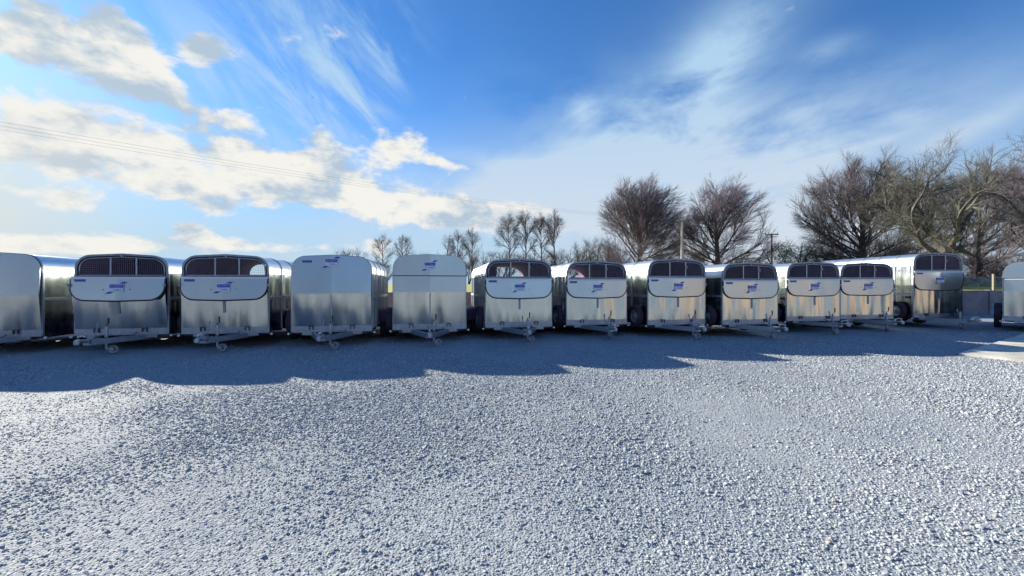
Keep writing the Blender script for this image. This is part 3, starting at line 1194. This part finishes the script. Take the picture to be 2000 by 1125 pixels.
def oak(h, wid, seed, dens=1.0, tw=.0068):
    """stout trunk, heavy crooked limbs spreading wide"""
    env = (0, 0, h * .60, wid / 2, wid / 2 * .8, h * .42)
    lv = [
        dict(seg=4, wob=.05, trop=.1, taper=.35, ch=11, start=.60),
        dict(len=h * .74, seg=11, wob=.20, trop=.03, taper=.88, ang=1.05, r=h * .019, ch=int(13 * dens), start=.14),
        dict(len=h * .30, seg=7, wob=.22, trop=.05, taper=.8, ang=.85, r=h * .0062, ch=int(12 * dens), start=.12, rmin=.007),
        dict(len=h * .13, seg=3, wob=.22, trop=.05, taper=.65, ang=.80, r=h * .0019, ch=int(18 * dens), start=.1, rmin=.006),
        dict(len=h * .062, seg=1, wob=.25, trop=.05, taper=.5, ang=.7, r=tw, ch=0, start=.1, rmin=.005),
    ]
    t = Tree(seed, 0, env, lv, (0, 0), .09)
    t.grow((0, 0, -.2), (.03, 0, 1), h * .32, h * .042, 0)
    return t


def scrub(h, wid, seed, dens=1.0, tw=.012, stems=9):
    """many-stemmed bare bush"""
    env = (0, 0, h * .45, wid / 2, wid / 2 * .8, h * .56)
    lv = [
        dict(seg=5, wob=.10, trop=.05, taper=.7, ch=int(9 * dens), start=.12),
        dict(len=h * .42, seg=4, wob=.13, trop=.04, taper=.75, ang=.75, r=h * .0060, ch=int(9 * dens), start=.12),
        dict(len=h * .21, seg=2, wob=.14, trop=.04, taper=.6, ang=.7, r=h * .0028, ch=int(9 * dens), start=.1, rmin=.007),
        dict(len=h * .12, seg=1, wob=.2, trop=.04, taper=.5, ang=.7, r=tw, ch=0, start=.1, rmin=.006),
    ]
    t = Tree(seed, 0, env, lv, (0, 0), .2)
    rg = random.Random(seed)
    for s in range(stems):
        a = rg.uniform(0, 6.28)
        q = rg.uniform(0, wid * .30)
        lean = rg.uniform(.1, .7)
        t.grow((math.cos(a) * q, math.sin(a) * q * .8, -.1), (math.cos(a) * lean, math.sin(a) * lean, 1), h * .85, h * .016, 0)
    return t


def leaves(t, count, env, size, seed):
    """small leaf faces through a crown's volume, thick in clumps"""
    rg = random.Random(seed)
    V, F = [], []
    cx, cy, cz, rx, ry, rz = env
    clumps = []
    while len(clumps) < 70:
        p = [rg.uniform(-1, 1) for _ in range(3)]
        d = sum(q * q for q in p)
        if .12 < d < 1:
            clumps.append((p, rg.uniform(.10, .24)))
    for _ in range(count):
        p, s = rg.choice(clumps)
        q = (cx + (p[0] + rg.gauss(0, s)) * rx, cy + (p[1] + rg.gauss(0, s)) * ry, max(.1, cz + (p[2] + rg.gauss(0, s)) * rz))
        u = Vector((rg.gauss(0, 1), rg.gauss(0, 1), rg.gauss(0, 1))).normalized()
        w = u.orthogonal().normalized()
        a = size * rg.uniform(.6, 1.3)
        n = len(V)
        q = Vector(q)
        V += [tuple(q - u * a), tuple(q + w * a * .5), tuple(q + u * a), tuple(q - w * a * .5)]
        F.append((n, n + 1, n + 2, n + 3))
    return V, F


def plant(px, Y, t, name, label, cat, group=None, tm='bark', cm='twig', z=None, rz=0.0, leaf=None):
    x = (px - 1000) / 800 * Y
    gz = field_z(x, Y)
    hmax = max(v[2] for v in t.out[1][0])
    root = link(name, None, loc=(x, Y, gz), rot=(0, 0, rz))
    root.scale = (1, 1, (hmax - (gz - FIELD_Z)) / hmax)
    tag(root, label, cat, group)
    link('trunk', mesh_of(t.out[0], 'trunk', tm), root)
    link('crown', mesh_of(t.out[1], 'crown', cm), root)
    if leaf:
        link('foliage', mesh_of(leaf[0], 'foliage', leaf[1]), root)
    return root


def htop(py, Y):
    return 1.53 + (559 - py) / 800 * Y - FIELD_Z


def pw(w, Y):
    return w / 800 * Y


G1 = 'bare trees beyond the field'
Yt = 46
plant(1246, Yt, beech(htop(357, Yt), pw(178, Yt), 23, wind=.45, dens=1.05, lean=pw(6, Yt)), 'bare_tree', 'broad bare tree left of the pale utility pole', 'tree', G1, cm='twig_brown')
plant(1405, Yt + 1, beech(htop(355, Yt), pw(186, Yt), 35, wind=.45, dens=1.05, lean=pw(6, Yt)), 'bare_tree', 'broad bare tree right of the pale utility pole', 'tree', G1, cm='twig_brown')
plant(1680, 40, beech(htop(318, 40), pw(205, 40), 52, wind=.5, dens=1.05), 'bare_tree', 'bare tree left of the big crooked oak', 'tree', G1, cm='twig')
plant(1845, 29, oak(htop(278, 29), pw(300, 29), 64, dens=1.05), 'oak_tree', 'big bare oak with heavy crooked limbs above the tallest trailer', 'tree', tm='bark_oak', cm='twig_olive')
plant(2010, 30, oak(htop(262, 30), pw(270, 30), 77, dens=1.0), 'oak_tree', 'bare oak reaching in over the right edge of the picture', 'tree', tm='bark_oak', cm='twig')
plant(1905, 43, beech(htop(322, 43), pw(250, 43), 91, wind=.2, dens=1.0), 'bare_tree', 'bare tree standing behind and between the two crooked oaks', 'tree', G1, cm='twig')
Yt = 70
for px, w, top, sd, lab in ((994, 56, 421, 5, 'tall slim bare tree, leftmost of the four above the seam-front trailer gap'),
                            (1027, 54, 420, 6, 'tall slim bare tree, second from left of the four in the middle'),
                            (1058, 50, 424, 7, 'tall slim bare tree, third from left of the four in the middle'),
                            (1084, 66, 416, 8, 'tall slim bare tree, rightmost of the four in the middle')):
    plant(px, Yt + sd % 3, tall_tree(htop(top, Yt), pw(w, Yt), sd, tw=.013), 'bare_tree', lab, 'tree', 'slim trees in the middle')
Yt = 85
for px, w, top, sd, lab in ((872, 40, 462, 12, 'thin bare tree, leftmost of the three behind the seam-front trailer'),
                            (896, 36, 452, 13, 'thin bare tree, middle of the three behind the seam-front trailer'),
                            (923, 46, 450, 14, 'thin bare tree, rightmost of the three behind the seam-front trailer'),
                            (748, 52, 461, 15, 'small pale bare tree left of the seam-front trailer'),
                            (788, 44, 465, 16, 'small pale bare tree right behind the left corner of the seam-front trailer')):
    plant(px, Yt + sd % 4, tall_tree(htop(top, Yt), pw(w, Yt), sd, tw=.014, bare=.25, dens=.9), 'bare_tree', lab, 'tree', 'thin trees at left')
SCRUBS = [
    (745, 70, 508, 70, 'twig_brown', 'dark bare bush seen between the two closed-front trailers'),
    (825, 72, 500, 80, 'twig_brown', 'bare bush hidden behind the seam-front trailer'),
    (905, 70, 492, 80, 'twig_brown', 'dark bare thicket below the three thin trees'),
    (975, 66, 490, 70, 'twig', 'bare bush below the leftmost slim tree'),
    (1040, 66, 492, 70, 'twig', 'bare bush among the four slim trees'),
    (1105, 66, 484, 75, 'twig', 'bare bush right of the four slim trees'),
    (1158, 58, 470, 70, 'twig_olive', 'olive bare bush left of the broad tree'),
    (1195, 52, 482, 80, 'twig_brown', 'dark bare thicket at the foot of the broad left tree'),
    (1330, 52, 478, 110, 'twig_brown', 'dark bare thicket between the two broad trees'),
    (1455, 50, 490, 80, 'twig_olive', 'olive bare bush at the foot of the broad right tree'),
    (1640, 46, 478, 90, 'twig_brown', 'dark bare thicket left of the white trailer roof'),
    (1720, 44, 455, 120, 'twig_olive', 'olive thicket above the long white trailer roof'),
    (1800, 46, 462, 110, 'twig_olive', 'olive thicket behind the oak trunk'),
    (1905, 44, 500, 90, 'twig_brown', 'dark bare hedge bush above the stone wall'),
    (1965, 46, 492, 90, 'twig', 'bare hedge bush at the right edge above the stone wall'),
    (1925, 42, 520, 120, 'twig_brown', 'low dark hedge growing right behind the stone wall'),
    (690, 80, 488, 30, 'twig_brown', 'tiny dark bush on the horizon above the ribbed closed-front trailer'),
]
for k, (px, Y, top, w, m, lab) in enumerate(SCRUBS):
    plant(px, Y, scrub(htop(top, Y), pw(w, Y), 100 + k, dens=1.0, tw=.014), 'bare_bush', lab, 'bush', 'bare bushes along the field edge', cm=m)
Y = 44
hh = htop(464, Y)
env = (0, 0, hh * .48, pw(92, Y) / 2, 2.0, hh * .5)
plant(1553, Y, scrub(hh, pw(92, Y), 140, dens=.7), 'green_bush', 'green leafy bush right of the dark utility pole', 'bush', cm='twig_olive', leaf=(leaves(None, 9000, env, .085, 3), 'leaf_green'))
Y = 43
hh = htop(500, Y)
env = (0, 0, hh * .48, pw(60, Y) / 2, 1.5, hh * .5)
plant(1625, Y, scrub(hh, pw(60, Y), 141, dens=.7), 'dark_shrub', 'dark purple-brown shrub beside the green leafy bush', 'bush', cm='twig_brown', leaf=(leaves(None, 5000, env, .08, 5), 'leaf_dark'))


# dry stone wall seen past the last trailer
def build_stone_wall():
    rg = random.Random(8)
    root = link('stone_wall', None, loc=(34, 38, field_z(38, 38) - .05))
    tag(root, 'rough grey dry stone wall across the green strip at right', 'wall')
    m = MB()
    x = -12
    for row in range(6):
        x = -12 + rg.uniform(0, .3)
        while x < 16:
            w, h = rg.uniform(.18, .5), rg.uniform(.13, .2)
            z = row * .15
            if row == 5 and rg.random() < .35:
                x += w
                continue
            vs = []
            for sx, sy, sz in ((0, 0, 0), (1, 0, 0), (1, 1, 0), (0, 1, 0), (0, 0, 1), (1, 0, 1), (1, 1, 1), (0, 1, 1)):
                vs.append((x + sx * w + rg.uniform(-.03, .03), -.2 + sy * .4 + rg.uniform(-.05, .05), z + sz * h + rg.uniform(-.02, .03)))
            m.add(vs, [(0, 3, 2, 1), (4, 5, 6, 7), (0, 1, 5, 4), (1, 2, 6, 5), (2, 3, 7, 6), (3, 0, 4, 7)])
            x += w + .02
    tag(link('stones', m.mesh('stones', 'stone'), root), kind='stuff')
    p = link('fence_post', MB().box(-.05, .05, -.05, .05, 0, 1.05).box(-.06, .06, -.06, .06, 1.05, 1.09).mesh('fence_post', 'post_wood'), None, (30.8, 26.2, field_z(30.8, 26.2)))
    tag(p, 'short pale wooden post on the green strip before the stone wall', 'post')


build_stone_wall()


# ------------------------------------------------------------------ utility poles and wires
def pole(px, Y, top, mat, lab, bar_rot):
    x = (px - 1000) / 800 * Y
    h = htop(top, Y)
    root = link('utility_pole', None, loc=(x, Y, FIELD_Z), rot=(0, 0, bar_rot))
    tag(root, lab, 'pole', 'utility poles')
    link('post', MB().tube([(0, 0, -.5), (0, 0, h)], [.15, .11], 10).mesh('post', mat, 40), root)
    link('crossarm', MB().box(-.75, .75, -.06, .06, h - .12, h).mesh('crossarm', 'pole_dark'), root)
    im = cached('insul', lambda: MB().lathe([(.03, 0), (.05, .04), (.03, .08), (.05, .12), (0, .16)], 8, 'Z').mesh('insulator', 'pole_dark'))
    ends = []
    for k in (-.65, 0, .65):
        link('insulator', im, root, (k, 0, h))
        ends.append(Vector((x + k * math.cos(bar_rot), Y + k * math.sin(bar_rot), FIELD_Z + h + .1)))
    return ends


pA = pole(1332, 40, 434, 'pole_pale', 'pale utility pole with crossarm between the two broad trees', R(-20))
pB = pole(1507, 52, 458, 'pole_dark', 'dark utility pole with crossarm left of the green bush', R(-20))
pC = pole(-1560, 8.2, -20, 'pole_pale', 'utility pole beyond the left edge of the picture', R(-50))
NM = {0: 'lowest', 1: 'middle', 2: 'uppermost'}
for (E1, E2, sag, where) in ((pC, pA, .75, 'crossing the sky from the left edge'), (pA, pB, .3, 'between the pale and the dark utility pole')):
    for k in range(3):
        a, b = E1[k], E2[k]
        pts = []
        for i in range(41):
            t = i / 40
            q = a.lerp(b, t)
            q.z -= sag * 4 * t * (1 - t) * (1 + .04 * k)
            pts.append(q)
        o = link('overhead_wire', MB().tube(pts, .0034, 5).mesh('overhead_wire', 'wire'))
        tag(o, '%s of three thin overhead wires %s' % (NM[k], where), 'wire', 'overhead wires')


# small bird high in the blue
m = MB()
m.lathe([(0, -.16), (.03, -.10), (.05, 0), (.03, .12), (0, .2)], 8, 'X')
for s in (-1, 1):
    m.add([(-.06, 0, 0), (.06, 0, 0), (.04, s * .28, .10), (-.04, s * .28, .10), (-.02, s * .5, .02), (-.05, s * .5, .02)], [(0, 1, 2, 3), (3, 2, 4, 5)])
b = link('bird', m.mesh('bird', 'pole_dark', 40), None, ((612 - 1000) / 800 * 60, 60, 1.53 + (559 - 191) / 800 * 60), (0, 0, R(20)))
b.scale = (.6, .6, .6)
tag(b, 'tiny dark bird high in the sky above the clouds', 'bird')


# ------------------------------------------------------------------ unseen buildings added behind the photographer for the trailer fronts to mirror
material('cladding', (.055, .080, .135), .6, vary=.2, vscale=1.5)
material('barn_brick', (.44, .27, .14), .85, vary=.25, vscale=2)
material('roof_sheet', (.16, .15, .17), .7, vary=.2, vscale=1)


def shed(name, label, x0, x1, y0, y1, h, ridge, wall, doors):
    cx, cy = (x0 + x1) / 2, (y0 + y1) / 2
    root = link(name, None, loc=(cx, cy, 0))
    tag(root, label, 'building')
    w, d = (x1 - x0) / 2, (y1 - y0) / 2
    m = MB()
    m.add([(-w, -d, -.2), (w, -d, -.2), (w, d, -.2), (-w, d, -.2), (-w, -d, h), (w, -d, h), (w, d, h), (-w, d, h), (-w, 0, ridge), (w, 0, ridge)],
          [(0, 1, 5, 4), (2, 3, 7, 6), (1, 2, 6, 9, 5), (3, 0, 4, 8, 7)])
    link('wall', m.mesh('wall', wall), root)
    sl = (ridge - h) / d
    for s in (-1, 1):
        r = MB().add([(-w - .3, s * (d + .4), h - .4 * sl + .03), (w + .3, s * (d + .4), h - .4 * sl + .03), (w + .3, 0, ridge + .03), (-w - .3, 0, ridge + .03),
                      (-w - .3, s * (d + .4), h - .4 * sl + .09), (w + .3, s * (d + .4), h - .4 * sl + .09), (w + .3, 0, ridge + .09), (-w - .3, 0, ridge + .09)],
                     [(0, 1, 2, 3), (4, 5, 6, 7), (0, 1, 5, 4), (1, 2, 6, 5), (3, 0, 4, 7)])
        link('roof', r.mesh('roof', 'roof_sheet'), root)
    for k in range(doors):
        x = -w + (k + .5) * 2 * w / doors
        link('door', MB().box(x - 1.4, x + 1.4, d, d + .08, 0, h * .82).mesh('door', 'galv_dull'), root)


shed('added_workshop', 'unseen dark clad building added behind the photographer for the trailer fronts to reflect', -36, -1, -30, -15, 6.2, 8.6, 'cladding', 4)  # added so the left trailer fronts reflect something dark
shed('added_barn', 'unseen warm brick building added behind the photographer, to the right, for reflections', 38, 48, -26, -10, 4.2, 7.5, 'barn_brick', 2)  # added for warm reflections in the right-hand trailer fronts
